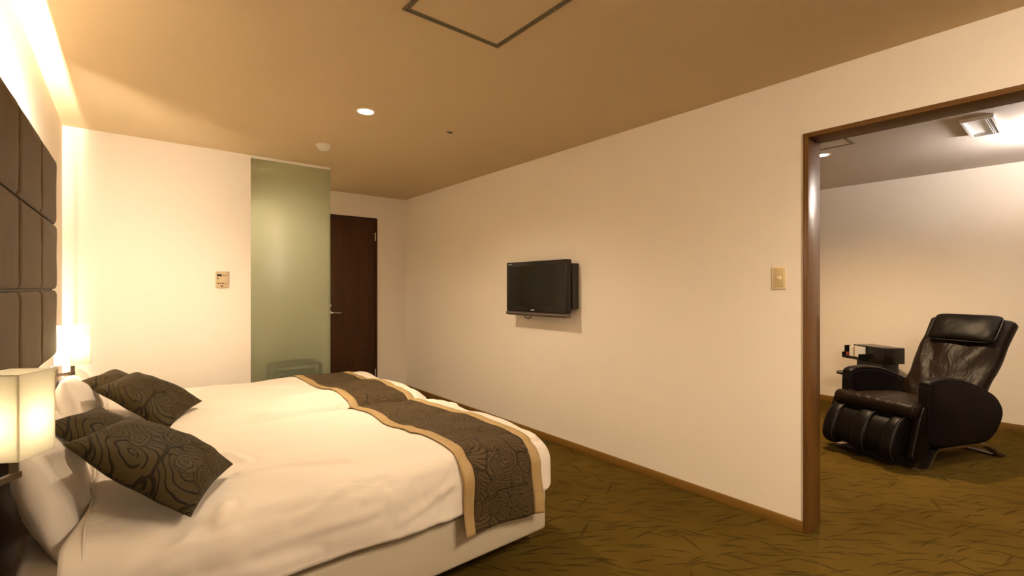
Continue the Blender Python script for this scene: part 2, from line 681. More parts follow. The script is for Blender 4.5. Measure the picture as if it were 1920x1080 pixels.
# partition with the wide opening
bm = bmesh.new()
bx(bm, (XR, OY1, 0), (XR2, YD + .1, H))
bx(bm, (XR, OY0, OZ), (XR2, OY1, H))
bx(bm, (XR, YB, 0), (XR2, OY0, H))
struct(obj('wall_right', bm, M['wall']))
struct(box('wall_lounge', (XF, YB, 0), (XF + .1, YD, H), M['wall']))
struct(box('wall_lounge_end', (XR2, 3.4, 0), (XF, 3.5, H), M['wall']))
# wall behind the camera with an unseen window added to light the room
WX0, WX1, WZ0, WZ1 = 0.7, 2.3, 0.9, 2.1
bm = bmesh.new()
bx(bm, (XL - .1, YB - .1, 0), (WX0, YB, H))
bx(bm, (WX1, YB - .1, 0), (XF + .1, YB, H))
bx(bm, (WX0, YB - .1, 0), (WX1, YB, WZ0))
bx(bm, (WX0, YB - .1, WZ1), (WX1, YB, H))
struct(obj('wall_behind', bm, M['wall']))
win = struct(empty('added_window_1', ((WX0 + WX1) / 2, YB - .05, WZ0)))
bm = bmesh.new()
for lo, hi in (((WX0, -.03, 0), (WX0 + .05, .03, WZ1 - WZ0)), ((WX1 - .05, -.03, 0), (WX1, .03, WZ1 - WZ0)), ((WX0, -.03, 0), (WX1, .03, .05)),
               ((WX0, -.03, WZ1 - WZ0 - .05), (WX1, .03, WZ1 - WZ0)), ((1.475, -.03, 0), (1.525, .03, WZ1 - WZ0))):
    bx(bm, (lo[0] - 1.5, lo[1], lo[2]), (hi[0] - 1.5, hi[1], hi[2]))
obj('added_window_frame', bm, M['white_metal'], win)
box('pane', (WX0 - 1.5 + .04, -.004, .04), (WX1 - 1.5 - .04, .004, WZ1 - WZ0 - .04), M['pane'], win)

# skirting
struct(box('baseboard_right', (XR - .012, OY1 + .001, 0), (XR, YD - .001, .057), M['base_wood'], None, .002))
struct(box('baseboard_far', (XL + .001, YT - .012, 0), (GX0 - .001, YT, .052), M['base_wood_x'], None, .002))
struct(box('baseboard_left', (XL, YB, 0), (XL + .012, YT - .013, .052), M['base_wood'], None, .002))
struct(box('baseboard_lounge', (XF - .012, YB, 0), (XF, 3.4, .074), M['base_wood'], None, .002))
struct(box('baseboard_hall', (DX1 + .002, YD - .012, 0), (XR - .013, YD, .052), M['base_wood_x'], None, .002))

# varnished lining around the opening
tr = struct(empty('trim_1', (XR, OY1, 0)))
box('jamb', (-.010, -.025, 0), (.161, 0.0, OZ), M['frame_wood'], tr, .002)
box('jamb', (-.010, OY0 - OY1, 0), (.161, OY0 - OY1 + .025, OZ), M['frame_wood'], tr, .002)
M['frame_wood_y'] = wood('varnished_brown_lintel', (0.15, 0.07, 0.018), (0.20, 0.095, 0.026), 0.55, axis='Y', spec=0.2)
box('lintel', (-.010, OY0 - OY1 + .025, OZ - .024), (.161, -.025, OZ), M['frame_wood_y'], tr, .002)
bm = bmesh.new()
for z in (.60, .47, .33):
    cyl(bm, (.055, -.026, z), .004, .003, 10, 'Y')
obj('screw_head', bm, M['chrome'], tr)

# hall door
dr = struct(empty('door_1', ((DX0 + DX1) / 2, YD, 0)))
hw = (DX1 - DX0) / 2
bm = bmesh.new()
bx(bm, (-hw, -.012, 0), (-hw + .018, .09, DZ))
bx(bm, (hw - .018, -.012, 0), (hw, .09, DZ))
bx(bm, (-hw + .018, -.012, DZ - .02), (hw - .018, .09, DZ))
obj('door_frame', bm, M['door_wood'], dr)
box('door_leaf', (-hw + .020, .004, .006), (hw - .020, .042, DZ - .023), M['door_wood'], dr, .0015)
bm = bmesh.new()
lathe(bm, (0, 0, 0), [(0, 0.012), (.021, .012), (.024, .006), (.024, 0)], 24)
bm.transform(Matrix.Translation((-hw + .068, .004, .998)) @ Matrix.Rotation(R(90), 4, 'X'))
tube(bm, [(-hw + .068, .0, .998), (-hw + .068, -.04, .998), (-hw + .085, -.048, .998), (-hw + .185, -.048, .996)], .008, 10)
obj('lever_handle', bm, M['chrome'], dr, True)
bm = bmesh.new()
lathe(bm, (0, 0, 0), [(0, .014), (.012, .014), (.021, .009), (.022, 0)], 24)
bm.transform(Matrix.Translation((-hw + .064, .004, 1.082)) @ Matrix.Rotation(R(90), 4, 'X'))
obj('lock', bm, M['chrome'], dr, True)
for z in (1.905, .25):
    bm = bmesh.new()
    bx(bm, (hw - .034, -.014, z - .05), (hw - .017, .003, z - .018), .002)
    bx(bm, (hw - .034, -.014, z - .016), (hw - .017, .003, z + .016), .002)
    bx(bm, (hw - .034, -.014, z + .018), (hw - .017, .003, z + .05), .002)
    obj('hinge', bm, M['chrome'], dr)

# ------------------------------------------------------------------ frosted glass screen
gs = tag(empty('glass_screen', ((GX0 + GX1) / 2, YT + .012, 0)), 'tall green frosted glass panel from floor to ceiling at the hall entrance', 'glass partition')
hw = (GX1 - GX0) / 2
box('glass_pane', (-hw, -.005, .012), (hw, .005, H - .02), M['glass'], gs, .001)
box('polished_edge', (hw, -.005, .012), (hw + .004, .005, H - .022), M['glass_edge'], gs)
bm = bmesh.new()
bx(bm, (-hw, -.012, H - .022), (hw, -.006, H))
bx(bm, (-hw, .006, H - .022), (hw, .012, H))
bx(bm, (-hw, -.006, H - .006), (hw, .006, H))
obj('top_channel', bm, M['white_plastic'], gs)
box('bottom_channel', (-hw, -.012, 0), (hw, .012, .014), M['steel'], gs)

# luggage rack seen blurred behind the glass
rk = tag(empty('luggage_rack', (1.215, 4.66, 0)), 'low metal luggage rack blurred behind the frosted glass', 'rack')
for sx in (-.19, .19):
    for sy in (-.12, .12):
        bm = bmesh.new()
        tube(bm, [(sx, sy, 0), (sx, sy, .575), (sx * .93, sy, .59)], .016, 10)
        obj('leg', bm, M['matt_black'], rk, True)
for z, nm in ((.59, 'top_rail'), (.50, 'lower_rail')):
    for sy in (-.12, .12):
        bm = bmesh.new()
        tube(bm, [(-.18, sy, z), (-.09, sy, z + .006), (.09, sy, z + .006), (.18, sy, z)], .015, 10)
        obj(nm, bm, M['matt_black'], rk, True)
for sx in (-.18, .18):
    bm = bmesh.new()
    tube(bm, [(sx, -.12, .575), (sx, .12, .575)], .015, 10)
    obj('side_rail', bm, M['matt_black'], rk, True)

# ------------------------------------------------------------------ headboard with hidden light
HB_ANG = R(-0.85)
hb = tag(empty('headboard', (-0.252, 3.13, 0), HB_ANG), 'tall brown padded wall headboard of square panels behind both beds', 'headboard')
PW, rows = 0.462, [(0.966, 1.272), (1.278, 1.580), (1.586, 1.888)]
box('backing_board', (-.022, -5 * PW + .01, .982), (-.0162, -.012, 1.872), M['matt_black'], hb)
for (z0, z1) in rows:
    for k in range(5):
        a1 = -k * PW - .0025
        a0 = -(k + 1) * PW + .0025
        bm = bmesh.new()
        n = 14
        V = {}
        for i in range(n + 1):
            for j in range(n + 1):
                u, v = i / n, j / n
                # denser near the rims
                uu = 0.5 - 0.5 * math.cos(PI * u)
                vv = 0.5 - 0.5 * math.cos(PI * v)
                e = min(1, min(uu, 1 - uu) * (a1 - a0) / .022) 
                f = min(1, min(vv, 1 - vv) * (z1 - z0) / .022)
                x = -.012 + .012 * math.sqrt(1 - (1 - e) ** 2) * math.sqrt(1 - (1 - f) ** 2)
                x += .002 * noise.noise(Vector((k * 3 + uu * 3, vv * 3, z0 * 9)))
                V[i, j] = bm.verts.new((x, a0 + uu * (a1 - a0), z0 + vv * (z1 - z0)))
        for i in range(n):
            for j in range(n):
                bm.faces.new([V[i, j], V[i + 1, j], V[i + 1, j + 1], V[i, j + 1]])
        rim = [V[i, 0] for i in range(n)] + [V[n, j] for j in range(n)] + [V[i, n] for i in range(n, 0, -1)] + [V[0, j] for j in range(n, 0, -1)]
        back = [bm.verts.new((-.016, v.co.y, v.co.z)) for v in rim]
        for q in range(len(rim)):
            q2 = (q + 1) % len(rim)
            bm.faces.new([rim[q], rim[q2], back[q2], back[q]])
        bm.faces.new(back)
        obj('panel', bm, M['headboard'], hb, True)
box('added_dark_panel', (-.026, -5 * PW, .34), (-.012, -.30, .87), M['door_wood'], hb, .003)  # added dark panel covering the wall below the headboard
for nm, pts in (('light_strip', [(-.038, -5 * PW + .03, 1.62), (-.038, -.20, 1.62)]), ('light_strip', [(-.036, -.024, 1.78), (-.036, -.024, 1.00)])):
    bm = bmesh.new()
    tube(bm, pts, .006, 6)
    obj(nm, bm, M['strip' if pts[0][2] == pts[1][2] else 'strip_end'], hb)


# ------------------------------------------------------------------ cloth draping
def drape(x0, x1, ya, yb, e_head, e_foot, e_near, e_far, Rr, ztop, off=0.0, step=.022, wr=1.0, seed=0.0, flare=.06,
          inner=None, skew=0.0, thick=None, creases=None):
    """cloth laid over a rounded block: inner = (xi0, xi1, yi0, yi1) flat part; (p, q) cloth coords in metres.
    returns bmesh with uv"""
    xi0, xi1, yi0, yi1 = inner
    ps = []
    nx = max(2, int((x1 - x0) / step))
    ny = max(2, int((yb - ya) / step))
    bm = bmesh.new()
    uvl = bm.loops.layers.uv.new('UVMap')
    V = {}
    UV = {}
    for i in range(nx + 1):
        for j in range(ny + 1):
            p = x0 + (x1 - x0) * i / nx
            q = ya + (yb - ya) * j / ny
            p2 = p + skew * (q - yi0)
            cx = min(max(p2, xi0), xi1)
            cy = min(max(q, yi0), yi1)
            dx, dy = p2 - cx, q - cy
            e = math.hypot(dx, dy)
            if e > 1e-6:
                ux, uy = dx / e, dy / e
            else:
                ux, uy = 0, 0
            if thick:          # limit the drop (rounded cloth corner)
                lim = thick(ux, uy)
                if e > lim:
                    e = lim
            arc = Rr * PI / 2
            rr = Rr + off
            if e <= arc:
                a = e / Rr
                hor = rr * math.sin(a)
                ver = rr * (math.cos(a) - 1) + off
                nh, nv = math.sin(a), math.cos(a)
            else:
                hor = rr - flare * 0
                ver = -Rr - (e - arc)
                nh, nv = 1, 0
            X, Y = cx + ux * hor, cy + uy * hor
            zt = ztop(cx + dx * .3, cy + dy * .3)
            Z = zt + ver
            # wrinkles
            k = wr
            if p < .25 and not off:
                X += .055 * math.exp(-((p + .135) / .12) ** 2) * min(1, max(0, (Y - inner[2] + .05) / .25))
            t1 = noise.noise(Vector((X * 1.6 + seed, Y * 3.4 + X * 1.5, Z * 2.0)))
            t2 = noise.noise(Vector((X * 3.5 - Y * 1.0 + seed, Y * 7 + X * 3.0, Z * 3 + 4)))
            if e > arc * .6:
                t2 += .9 * noise.noise(Vector(((X + Z * 1.3) * 5.0 + seed, Y * 2.0, Z * 1.4)))
            dsp = k * (.014 * t1 + .010 * t2) - k * .010 * max(0, 1 - abs(noise.noise(Vector((X * 2.2 - Y * 2.6 + seed, Y * 1.3 + X, 2.0 + Z)))) * 9) * (.3 + (1.0 if e > .05 else 0))
            if e > arc:
                dsp += k * .014 * math.sin((X + Z * .8) * 11 + seed) * min(1, (e - arc) / .15) * abs(uy)
            if creases and not off:
                pv = Vector((X, Y, Z))
                for cs in creases:
                    best = 9
                    for A_, B_ in zip(cs[:-1], cs[1:]):
                        ab = B_ - A_
                        tt = max(0, min(1, (pv - A_).dot(ab) / ab.length_squared))
                        best = min(best, (pv - A_ - ab * tt).length)
                    if best < .08:
                        dsp += .010 * math.exp(-(best / .017) ** 2) - .004 * math.exp(-((best - .034) / .016) ** 2)
            X += ux * nh * dsp
            Y += uy * nh * dsp
            Z += nv * dsp
            V[i, j] = bm.verts.new((X, Y, Z))
            UV[i, j] = (p, q)
    for i in range(nx):
        for j in range(ny):
            ks = [(i, j), (i + 1, j), (i + 1, j + 1), (i, j + 1)]
            f = bm.faces.new([V[k] for k in ks])
            for l, k in zip(f.loops, ks):
                l[uvl].uv = UV[k]
    return bm


CREASES = [[Vector(p) for p in c] for c in (
    ((.33, 1.99, .60), (.48, 1.985, .60), (.70, 1.88, .60)), ((.32, 2.25, .60), (.37, 2.13, .60)), ((.68, 1.64, .52), (.74, 1.67, .57)),
    ((.20, 1.66, .58), (.25, 1.76, .60)), ((.30, 1.645, .56), (.60, 1.64, .55), (.82, 1.67, .57)), ((.80, 1.63, .40), (1.04, 1.635, .47)),
    ((.33, 1.63, .46), (.72, 1.63, .47)), ((.95, 1.63, .35), (1.04, 1.64, .50)), ((.10, 1.63, .42), (.50, 1.63, .38)), ((-.05, 1.63, .50), (.18, 1.66, .57)),
    ((.45, 1.64, .52), (.62, 1.70, .59)), ((1.15, 2.62, .60), (1.6, 2.5, .56)))]


def thicken(o, t, off=-1):
    md = o.modifiers.new('thickness', 'SOLIDIFY')
    md.thickness = t
    md.offset = off


def build_bed(y0, y1, which, seed):
    """y0, y1: mattress edges; x from the wall to the foot"""
    XH, XFt = -0.245, 1.615
    yc = (y0 + y1) / 2
    near = which == 'near'
    bed = empty('bed', ((XH + XFt) / 2, yc, 0))
    ox, oy = -(XH + XFt) / 2, -yc
    tag(bed, 'beige divan bed nearest the camera with a pale base' if near else 'beige divan bed on the far side beside the thermostat wall', 'bed', 'pair of divan beds')
    b = box('divan_base', (XH + ox, y0 + oy, .09), (XFt + ox, y1 + oy, .30), M['divan'], bed, .02, 3)
    box('mattress', (XH + .005 + ox, y0 + .01 + oy, .302), (XFt - .02 + ox, y1 - .01 + oy, .505), M['sheet'], bed, .035, 4)
    for lx in (XH + .18, XFt - .20):
        for ly in (y0 + .16, y1 - .16):
            bm = bmesh.new()
            cyl(bm, (lx + ox, ly + oy, .045), .025, .09, 16)
            obj('leg', bm, M['matt_black'], bed, True)

    # duvet
    Rr = .115
    inner = (-.20, 1.545, y0 + (.065 if near else .105), y1 - (.105 if near else .06))
    yw = inner[3] - inner[2]

    def ztop(x, y):
        s = (y - inner[2]) / yw
        z = .575 + .018 * math.sin(PI * min(max(s, 0), 1))
        z += .022 * max(0, 1 - (x + .1) / .9) if x > -.1 else .022
        z -= .020 * max(0, (x - 1.1) / .5)
        z -= .030 * math.exp(-((y - (inner[2] + .52)) / .16) ** 2) * math.exp(-((x - 1.12) / .28) ** 2)
        z += .016 * math.exp(-((y - (inner[2] + .16)) / .16) ** 2) * math.exp(-((x - 1.0) / .5) ** 2)
        return z
    hem_n, hem_f, hem_t = .305, .22, .27

    def lim(ux, uy):
        ly = hem_n if uy < 0 else hem_f
        return ly * uy * uy + hem_t * ux * ux if (ux or uy) else 9
    bm = drape(-.135, inner[1] + hem_t, inner[2] - hem_n, inner[3] + hem_f, 0, 0, 0, 0, Rr, ztop, wr=1.0, seed=seed, inner=inner, thick=lim, step=.0125, creases=CREASES if near else None)
    d = obj('duvet', bm, M['duvet'], None, True)
    thicken(d, .022)
    tag(d, 'smooth cream duvet spread over the bed nearest the camera' if near else 'smooth cream duvet spread over the far bed by the thermostat wall', 'duvet', 'cream duvets')
    # raised seam along the head edge
    bm = bmesh.new()
    pts = []
    for k in range(60):
        q = inner[2] - .26 + (yw + .40) * k / 59
        best = None
        ccy = min(max(q, inner[2]), inner[3])
        e = abs(q - ccy)
        sg = -1 if q < inner[2] else 1
        arc = Rr * PI / 2
        if e <= arc:
            a = e / Rr
            Y, Z = ccy + sg * Rr * math.sin(a), ztop(-.08, ccy) + Rr * (math.cos(a) - 1) + .002
        else:
            Y, Z = ccy + sg * Rr, ztop(-.08, ccy) - Rr - (e - arc)
        sx = -.085 + .01 * noise.noise(Vector((q * 4, seed, 0)))
        t1 = noise.noise(Vector((sx * 1.6 + seed, Y * 3.4 + sx * 1.5, Z * 2.0)))
        pts.append((sx, Y - (.004 if e > arc else 0), Z + .010 * t1 + .003))
    tube(bm, pts, .0028, 6)
    obj('seam', bm, M['duvet'], d, True)

    # runner across the foot
    rx0, rx1 = 1.075, 1.515
    ea, eb = (.40, .17) if near else (.17, .30)
    run = tag(empty('bed_runner', ((rx0 + rx1) / 2, yc, .58)),
              'dark brown feather-patterned runner with gold borders on the near bed' if near else 'dark feather-patterned runner with gold borders on the far bed', 'bed runner', 'bed runners')
    inv = Matrix.Translation((-(rx0 + rx1) / 2, -yc, -.58))
    for nm, a, b, mt in (('centre_panel', rx0 + .052, rx1 - .052, 'runner'), ('gold_border', rx0, rx0 + .052, 'gold'), ('gold_border', rx1 - .052, rx1, 'gold')):
        bm = drape(a, b, inner[2] - ea, inner[3] + eb, 0, 0, 0, 0, Rr, ztop, off=.007, step=.013, wr=1.0, seed=seed, inner=inner, skew=-.05)
        bm.transform(inv)
        o = obj(nm, bm, M[mt], run, True)
        thicken(o, .003, 1)
    return inner


# ------------------------------------------------------------------ cushions
def pillow_bm(w, h, th, n=28, pinch=.10, wr=.006, seed=0.0, pw=.5, under=1.0, rnd=0.0):
    bm = bmesh.new()
    uvl = bm.loops.layers.uv.new('UVMap')
    for side in (1, -1):
        V = {}
        for i in range(n + 1):
            for j in range(n + 1):
                u = -math.cos(PI * i / n)
                v = -math.cos(PI * j / n)
                x = u * w / 2 * (1 - pinch * (1 - v * v) * abs(u) ** 3)
                y = v * h / 2 * (1 - pinch * (1 - u * u) * abs(v) ** 3)
                x, y = x * (1 - rnd * abs(v) ** 7), y * (1 - rnd * w / h * abs(u) ** 9)
                t = th / 2 * ((1 - u ** 2) * (1 - v ** 2)) ** pw * (1 if side > 0 else under)
                z = side * t
                wk = wr * noise.noise(Vector((x * 9 + seed, y * 9, side * 2))) + wr * .6 * noise.noise(Vector((x * 22 + seed, y * 17, side * 5)))
                edge = min(1, (1 - abs(u)) * 4) * min(1, (1 - abs(v)) * 4)
                z += wk * edge * side
                V[i, j] = (bm.verts.new((x, y, z)), (x + w / 2, y + h / 2))
        for i in range(n):
            for j in range(n):
                ks = [V[i, j], V[i + 1, j], V[i + 1, j + 1], V[i, j + 1]]
                if side < 0:
                    ks = ks[::-1]
                f = bm.faces.new([k[0] for k in ks])
                for l, k in zip(f.loops, ks):
                    l[uvl].uv = (k[1][0] + (0 if side > 0 else 1.3), k[1][1])
    bmesh.ops.remove_doubles(bm, verts=bm.verts[:], dist=1e-5)
    return bm


def frame_from_corners(P):
    """P: TL, T, R, B corners of a square face in order; returns a matrix with z out of it"""
    P = [Vector(p) for p in P]
    c = sum(P, Vector()) / 4
    ux = ((P[3] - P[0]) + (P[2] - P[1])).normalized()
    uy = ((P[1] - P[0]) + (P[2] - P[3])).normalized()
    uz = ux.cross(uy).normalized()
    uy = uz.cross(ux)
    m = Matrix((ux, uy, uz)).transposed().to_4x4()
    m.translation = c
    return m


build_bed(1.70, 2.835, 'near', 1.3)
build_bed(2.885, 4.02, 'far', 7.9)

# white pillows standing against the headboard wall
for yc, sd, lab in ((2.12, 1.0, 'white bed pillow propped at the head of the near bed'), (3.32, 6.0, 'white bed pillow propped at the head of the far bed')):
    bm = pillow_bm(.64, .37, .15, 30, .06, .016, sd, .42)
    bm.transform(Matrix.Rotation(R(90), 4, 'Z') @ Matrix.Rotation(R(75), 4, 'X'))
    o = obj('pillow', bm, M['pillow'], None, True)
    o.location = (-.176, yc, .680 if yc < 3 else .668)
    tag(o, lab, 'pillow', 'white pillows')

NEAR_P = [(-.156, 1.974, .784), (.010, 2.372, .777), (.337, 2.231, .537), (.172, 1.834, .544)]
FAR_P = [(-.143, 3.422, .711), (.047, 3.806, .749), (.384, 3.662, .524), (.193, 3.277, .486)]
CUR = [
    (NEAR_P, .90, (0, 0, .010), 'olive brown feather-patterned cushion lying in front on the near bed', 2.0, .165),
    (NEAR_P, .915, (-.055, .20, .035), 'olive feather-patterned cushion tucked behind the front one on the near bed', 4.0, .10),
    (FAR_P, .885, (0, 0, .012), 'dark feather-patterned cushion lying in front on the far bed', 6.0, .15),
    (FAR_P, .885, (-.05, .16, .035), 'dark feather-patterned cushion tucked behind the front one on the far bed', 8.0, .10),
]
EYE = Vector((0, 0, 1.283))
for P, k, off, lab, sd, th in CUR:
    C4 = [EYE + (Vector(p) - EYE) * k + Vector(off) for p in P]
    w_ = .43 * k
    if off[1]:
        L0 = C4[0]
        C4 = [L0 + (q - L0) * .80 for q in C4]
        w_ *= .80
    m4 = frame_from_corners(C4)
    bm = pillow_bm(w_, w_, th, 30, .07, .007, sd, .46, .5)
    for v in bm.verts:          # soft sag between the resting edges, and a dent
        u_, v_ = v.co.x / w_ * 2, v.co.y / w_ * 2
        v.co.z += .012 * u_ * v_ - .010 * (1 - u_ * u_) * abs(v_) + .010 * noise.noise(Vector((u_ * 1.3 + sd, v_ * 1.3, 0)))
        v.co.z -= .012 * math.exp(-((u_ - .1 + v_ * .4) / .16) ** 2) * math.exp(-((v_ + .3) / .6) ** 2)
    bm.transform(m4.to_3x3().to_4x4())
    o = obj('cushion', bm, M['cushion'], None, True)
    o.location = m4.translation
    tag(o, lab, 'cushion', 'patterned cushions')


# ------------------------------------------------------------------ reading lamps
def reading_lamp(cx, cy, z0, wdir, s, by, label, power, htop=.2):
    """cx, cy: shade centre; wdir: shade heading (world angle of one side); by: y of the wall box"""
    t = tag(empty('reading_lamp', (cx, cy, z0)), label, 'lamp', 'bedside reading lamps')
    c, sn = math.cos(wdir), math.sin(wdir)
    hw_ = s / 2
    rot = Matrix.Rotation(wdir, 4, 'Z')
    bm = bmesh.new()
    th = .0015
    for a, b in (((-hw_, -hw_), (hw_, -hw_)), ((hw_, -hw_), (hw_, hw_)), ((hw_, hw_), (-hw_, hw_)), ((-hw_, hw_), (-hw_, -hw_))):
        lo = (min(a[0], b[0]) - th, min(a[1], b[1]) - th, 0)
        hi = (max(a[0], b[0]) + th, max(a[1], b[1]) + th, htop)
        bx(bm, lo, hi)
    bm.transform(rot)
    sh = obj('lamp_shade', bm, M['shade'], t)
    r_ = .0012
    for z in (r_, htop - r_):
        bm = bmesh.new()
        tube(bm, [(-hw_, -hw_, z), (hw_, -hw_, z), (hw_, hw_, z), (-hw_, hw_, z)], r_, 6, True)
        bm.transform(rot)
        obj('shade_wire', bm, M['white_metal'], sh)
    bm = bmesh.new()
    lathe(bm, (0, 0, .045), [(0, 0), (.014, .004), (.02, .02), (.022, .045), (.018, .066), (.009, .078), (0, .082)], 16)
    obj('bulb', bm, M['bulb'], t, True)
    # square post and elbow
    dxl, dyl = (XL + .07) - cx, by - cy
    bm = bmesh.new()
    bx(bm, (-.008, -.008, -.048), (.008, .008, .03), .0015)
    cyl(bm, (0, 0, .036), .014, .022, 16)
    obj('post', bm, M['lamp_metal'], t)
    bm = bmesh.new()
    ribbon(bm, [(.008 if dxl < 0 else 0, 0, -.045), (dxl * .5, dyl * .5, -.045), (dxl, dyl, -.045)], (0, 0, .014), .014)
    obj('arm', bm, M['lamp_metal'], t)
    bm = bmesh.new()
    bx(bm, (XL + .001 - cx, by - cy - .055, -.13), (XL + .072 - cx, by - cy + .055, -.01), .008, 3)
    wb = autosmooth(obj('wall_box', bm, M['lamp_metal'], t))
    bm = bmesh.new()
    cyl(bm, (XL + .05 - cx, by - cy + .02, -.005), .006, .012, 12)
    obj('switch', bm, M['chrome'], wb, True)
    lamp('bulb_light', 'POINT', (0, 0, .10), power, (1.0, .80, .52), t, shadow_soft_size=.022)
    return t


reading_lamp(-.205, 1.618, .884, R(58), .098, 1.50, 'square cream shade reading lamp glowing at the left edge by the near bed', 0.36)
reading_lamp(-.208, 3.29, .892, R(40), .098, 3.27, 'small square cream shade reading lamp glowing by the far bed', .8)

# ------------------------------------------------------------------ television
TX = 2.625
tv = tag(empty('television', (TX, 2.90, 1.28)), 'black flat television mounted on the cream wall', 'television')
ya, yb, za, zb = 2.54 - 2.90, 3.275 - 2.90, 1.048 - 1.28, 1.506 - 1.28
bm = bmesh.new()
bx(bm, (-.005, ya, za + .035), (.055, yb, zb), .006, 3)
autosmooth(obj('casing', bm, M['black_plastic'], tv))
box('screen', (-.0062, ya + .036, za + .085), (-.004, yb - .036, zb - .036), M['screen'], tv)
bm = bmesh.new()
N = 10
prof = [(.045, za + .034), (-.004, za + .034), (-.010, za + .026), (-.012, za + .016), (-.006, za + .005), (.010, za), (.045, za + .002)]
vs = [[bm.verts.new((x, y, z)) for x, z in prof] for y in (ya + .001, yb - .001)]
for k in range(len(prof)):
    k2 = (k + 1) % len(prof)
    bm.faces.new([vs[0][k], vs[0][k2], vs[1][k2], vs[1][k]])
bm.faces.new(vs[0])
bm.faces.new(vs[1])
obj('speaker_bar', bm, M['silver'], tv)
box('rear_housing', (.055, ya - .010, za + .07), (.125, yb - .10, zb - .03), M['matt_black'], tv, .006)
LM = Matrix.Rotation(R(-90), 4, 'Z') @ Matrix.Rotation(R(90), 4, 'X')
text_mesh('logo', 'AQUOS', .015, M['letter'], tv, Matrix.Translation((-.0058, yb - .050, zb - .018)) @ LM)
text_mesh('logo', 'SHARP', .016, M['letter'], tv, Matrix.Translation((-.0058, (ya + yb) / 2 + .02, za + .052)) @ LM)
bm = bmesh.new()
tube(bm, catmull([(.05, .20, za + .02), (.05, .19, za - .012), (.05, .165, za - .024), (.05, .13, za - .024), (.05, .105, za - .010), (.05, .10, za + .02)], 5, False), .0035, 8)
obj('cable', bm, M['matt_black'], tv, True)

# ------------------------------------------------------------------ switch, thermostat, ceiling fittings
sw = tag(empty('light_switch', (XR, 1.066, 1.338)), 'ivory light switch plate beside the door frame', 'light switch')
box('plate', (-.007, -.036, -.062), (0, .036, .062), M['ivory2'], sw, .003, 3)
box('inset', (-.0085, -.025, -.052), (-.0055, .027, .053), M['ivory'], sw, .001)
box('rocker', (-.0135, -.014, -.010), (-.008, .010, .009), M['ivory2'], sw, .002)

th_ = tag(empty('thermostat', (.607, YT, 1.350)), 'small beige control panel on the wall left of the glass screen', 'thermostat')
box('case', (-.043, -.020, -.066), (.043, 0, .066), M['beige_plastic'], th_, .004, 3)
box('display', (-.037, -.0215, .026), (-.004, -.0195, .045), M['matt_black'], th_)
for x, z, r in ((.010, .034, .0045), (.026, .033, .0035), (-.031, .010, .005), (-.029, -.028, .0055), (-.013, -.030, .0045), (.004, -.029, .0055), (.024, -.030, .0035)):
    bm = bmesh.new()
    cyl(bm, (x, -.0205, z), r, .003, 14, 'Y')
    obj('button', bm, M['dark_dot'], th_, True)
box('button', (-.012, -.0225, -.055), (.006, -.0195, -.048), M['dark_dot'], th_, .002)


def downlight(x, y, name, label, cat, lit=True, power=0, col=WARM2, r=.052, group=None, glow='downlight_glow'):
    t = tag(empty(name, (x, y, H)), label, cat, group)
    bm = bmesh.new()
    lathe(bm, (0, 0, 0), [(r - .006, -.001), (r - .004, -.004), (r + .006, -.004), (r + .009, 0)], 40)
    obj('trim_ring', bm, M['white_plastic'], t, True)
    bm = bmesh.new()
    lathe(bm, (0, 0, -.0015), [(0, -.003), (r * .5, -.0025), (r - .005, 0)], 32)
    obj('lens', bm, M[glow], t, True)
    lo = lamp('beam', 'SPOT', (0, 0, -.012), power, col, t, spot_size=R(150), spot_blend=.9, shadow_soft_size=.045)
    return t


downlight(1.177, 2.896, 'downlight', 'round recessed downlight glowing in the bedroom ceiling', 'ceiling light', power=P_DOWN)
downlight(1.85, -.35, 'downlight', 'unseen downlight added in the bedroom ceiling right of the camera', 'ceiling light', power=P_DOWN * 1.0)  # added out of view to brighten the television wall
bl = tag(empty('added_ceiling_lamp', (1.5, -.75, H)), 'unseen frosted ceiling lamp added behind the camera to light the bedroom', 'ceiling light')  # unseen lamp added so the upper walls get light
bm = bmesh.new()
cyl(bm, (0, 0, -.012), .20, .024, 40)
obj('canopy', bm, M['white_metal'], bl, True)
bm = bmesh.new()
lathe(bm, (0, 0, -.024), [(.19, 0), (.21, -.02), (.20, -.07), (.15, -.10), (.07, -.112), (0, -.114)], 40)
obj('globe', bm, M['room_glow'], bl, True)
downlight(4.530, 1.415, 'downlight', 'round downlight glowing in the lounge ceiling beside the door frame', 'ceiling light', power=P_ROOM2, col=(1.0, .70, .40), r=.05)

downlight(1.05, 5.02, 'downlight', 'unseen downlight added in the hall ceiling behind the frosted glass', 'ceiling light', power=25, glow='dim_glow')  # extra source added to brighten the hall behind the glass

# dark small recessed sprinkler
sp = tag(empty('sprinkler', (1.80, 2.902, H)), 'tiny recessed metal sprinkler head in the ceiling right of the downlight', 'sprinkler')
bm = bmesh.new()
lathe(bm, (0, 0, 0), [(.022, -.0005), (.024, -.003), (.036, -.003), (.039, 0)], 32)
obj('cover_ring', bm, M['beige_plastic'], sp, True)
bm = bmesh.new()
lathe(bm, (0, 0, 0), [(0, -.001), (.022, -.001)], 24)
obj('recess', bm, M['matt_black'], sp)
bm = bmesh.new()
cyl(bm, (0, 0, -.006), .005, .010, 12)
for k in range(6):
    a = k * PI / 3
    tube(bm, [(0, 0, -.011), (.016 * math.cos(a), .016 * math.sin(a), -.011)], .002, 6)
for sx in (-.013, .013):
    tube(bm, [(sx, 0, -.001), (sx * .8, 0, -.012)], .002, 6)
obj('nozzle', bm, M['chrome'], sp)

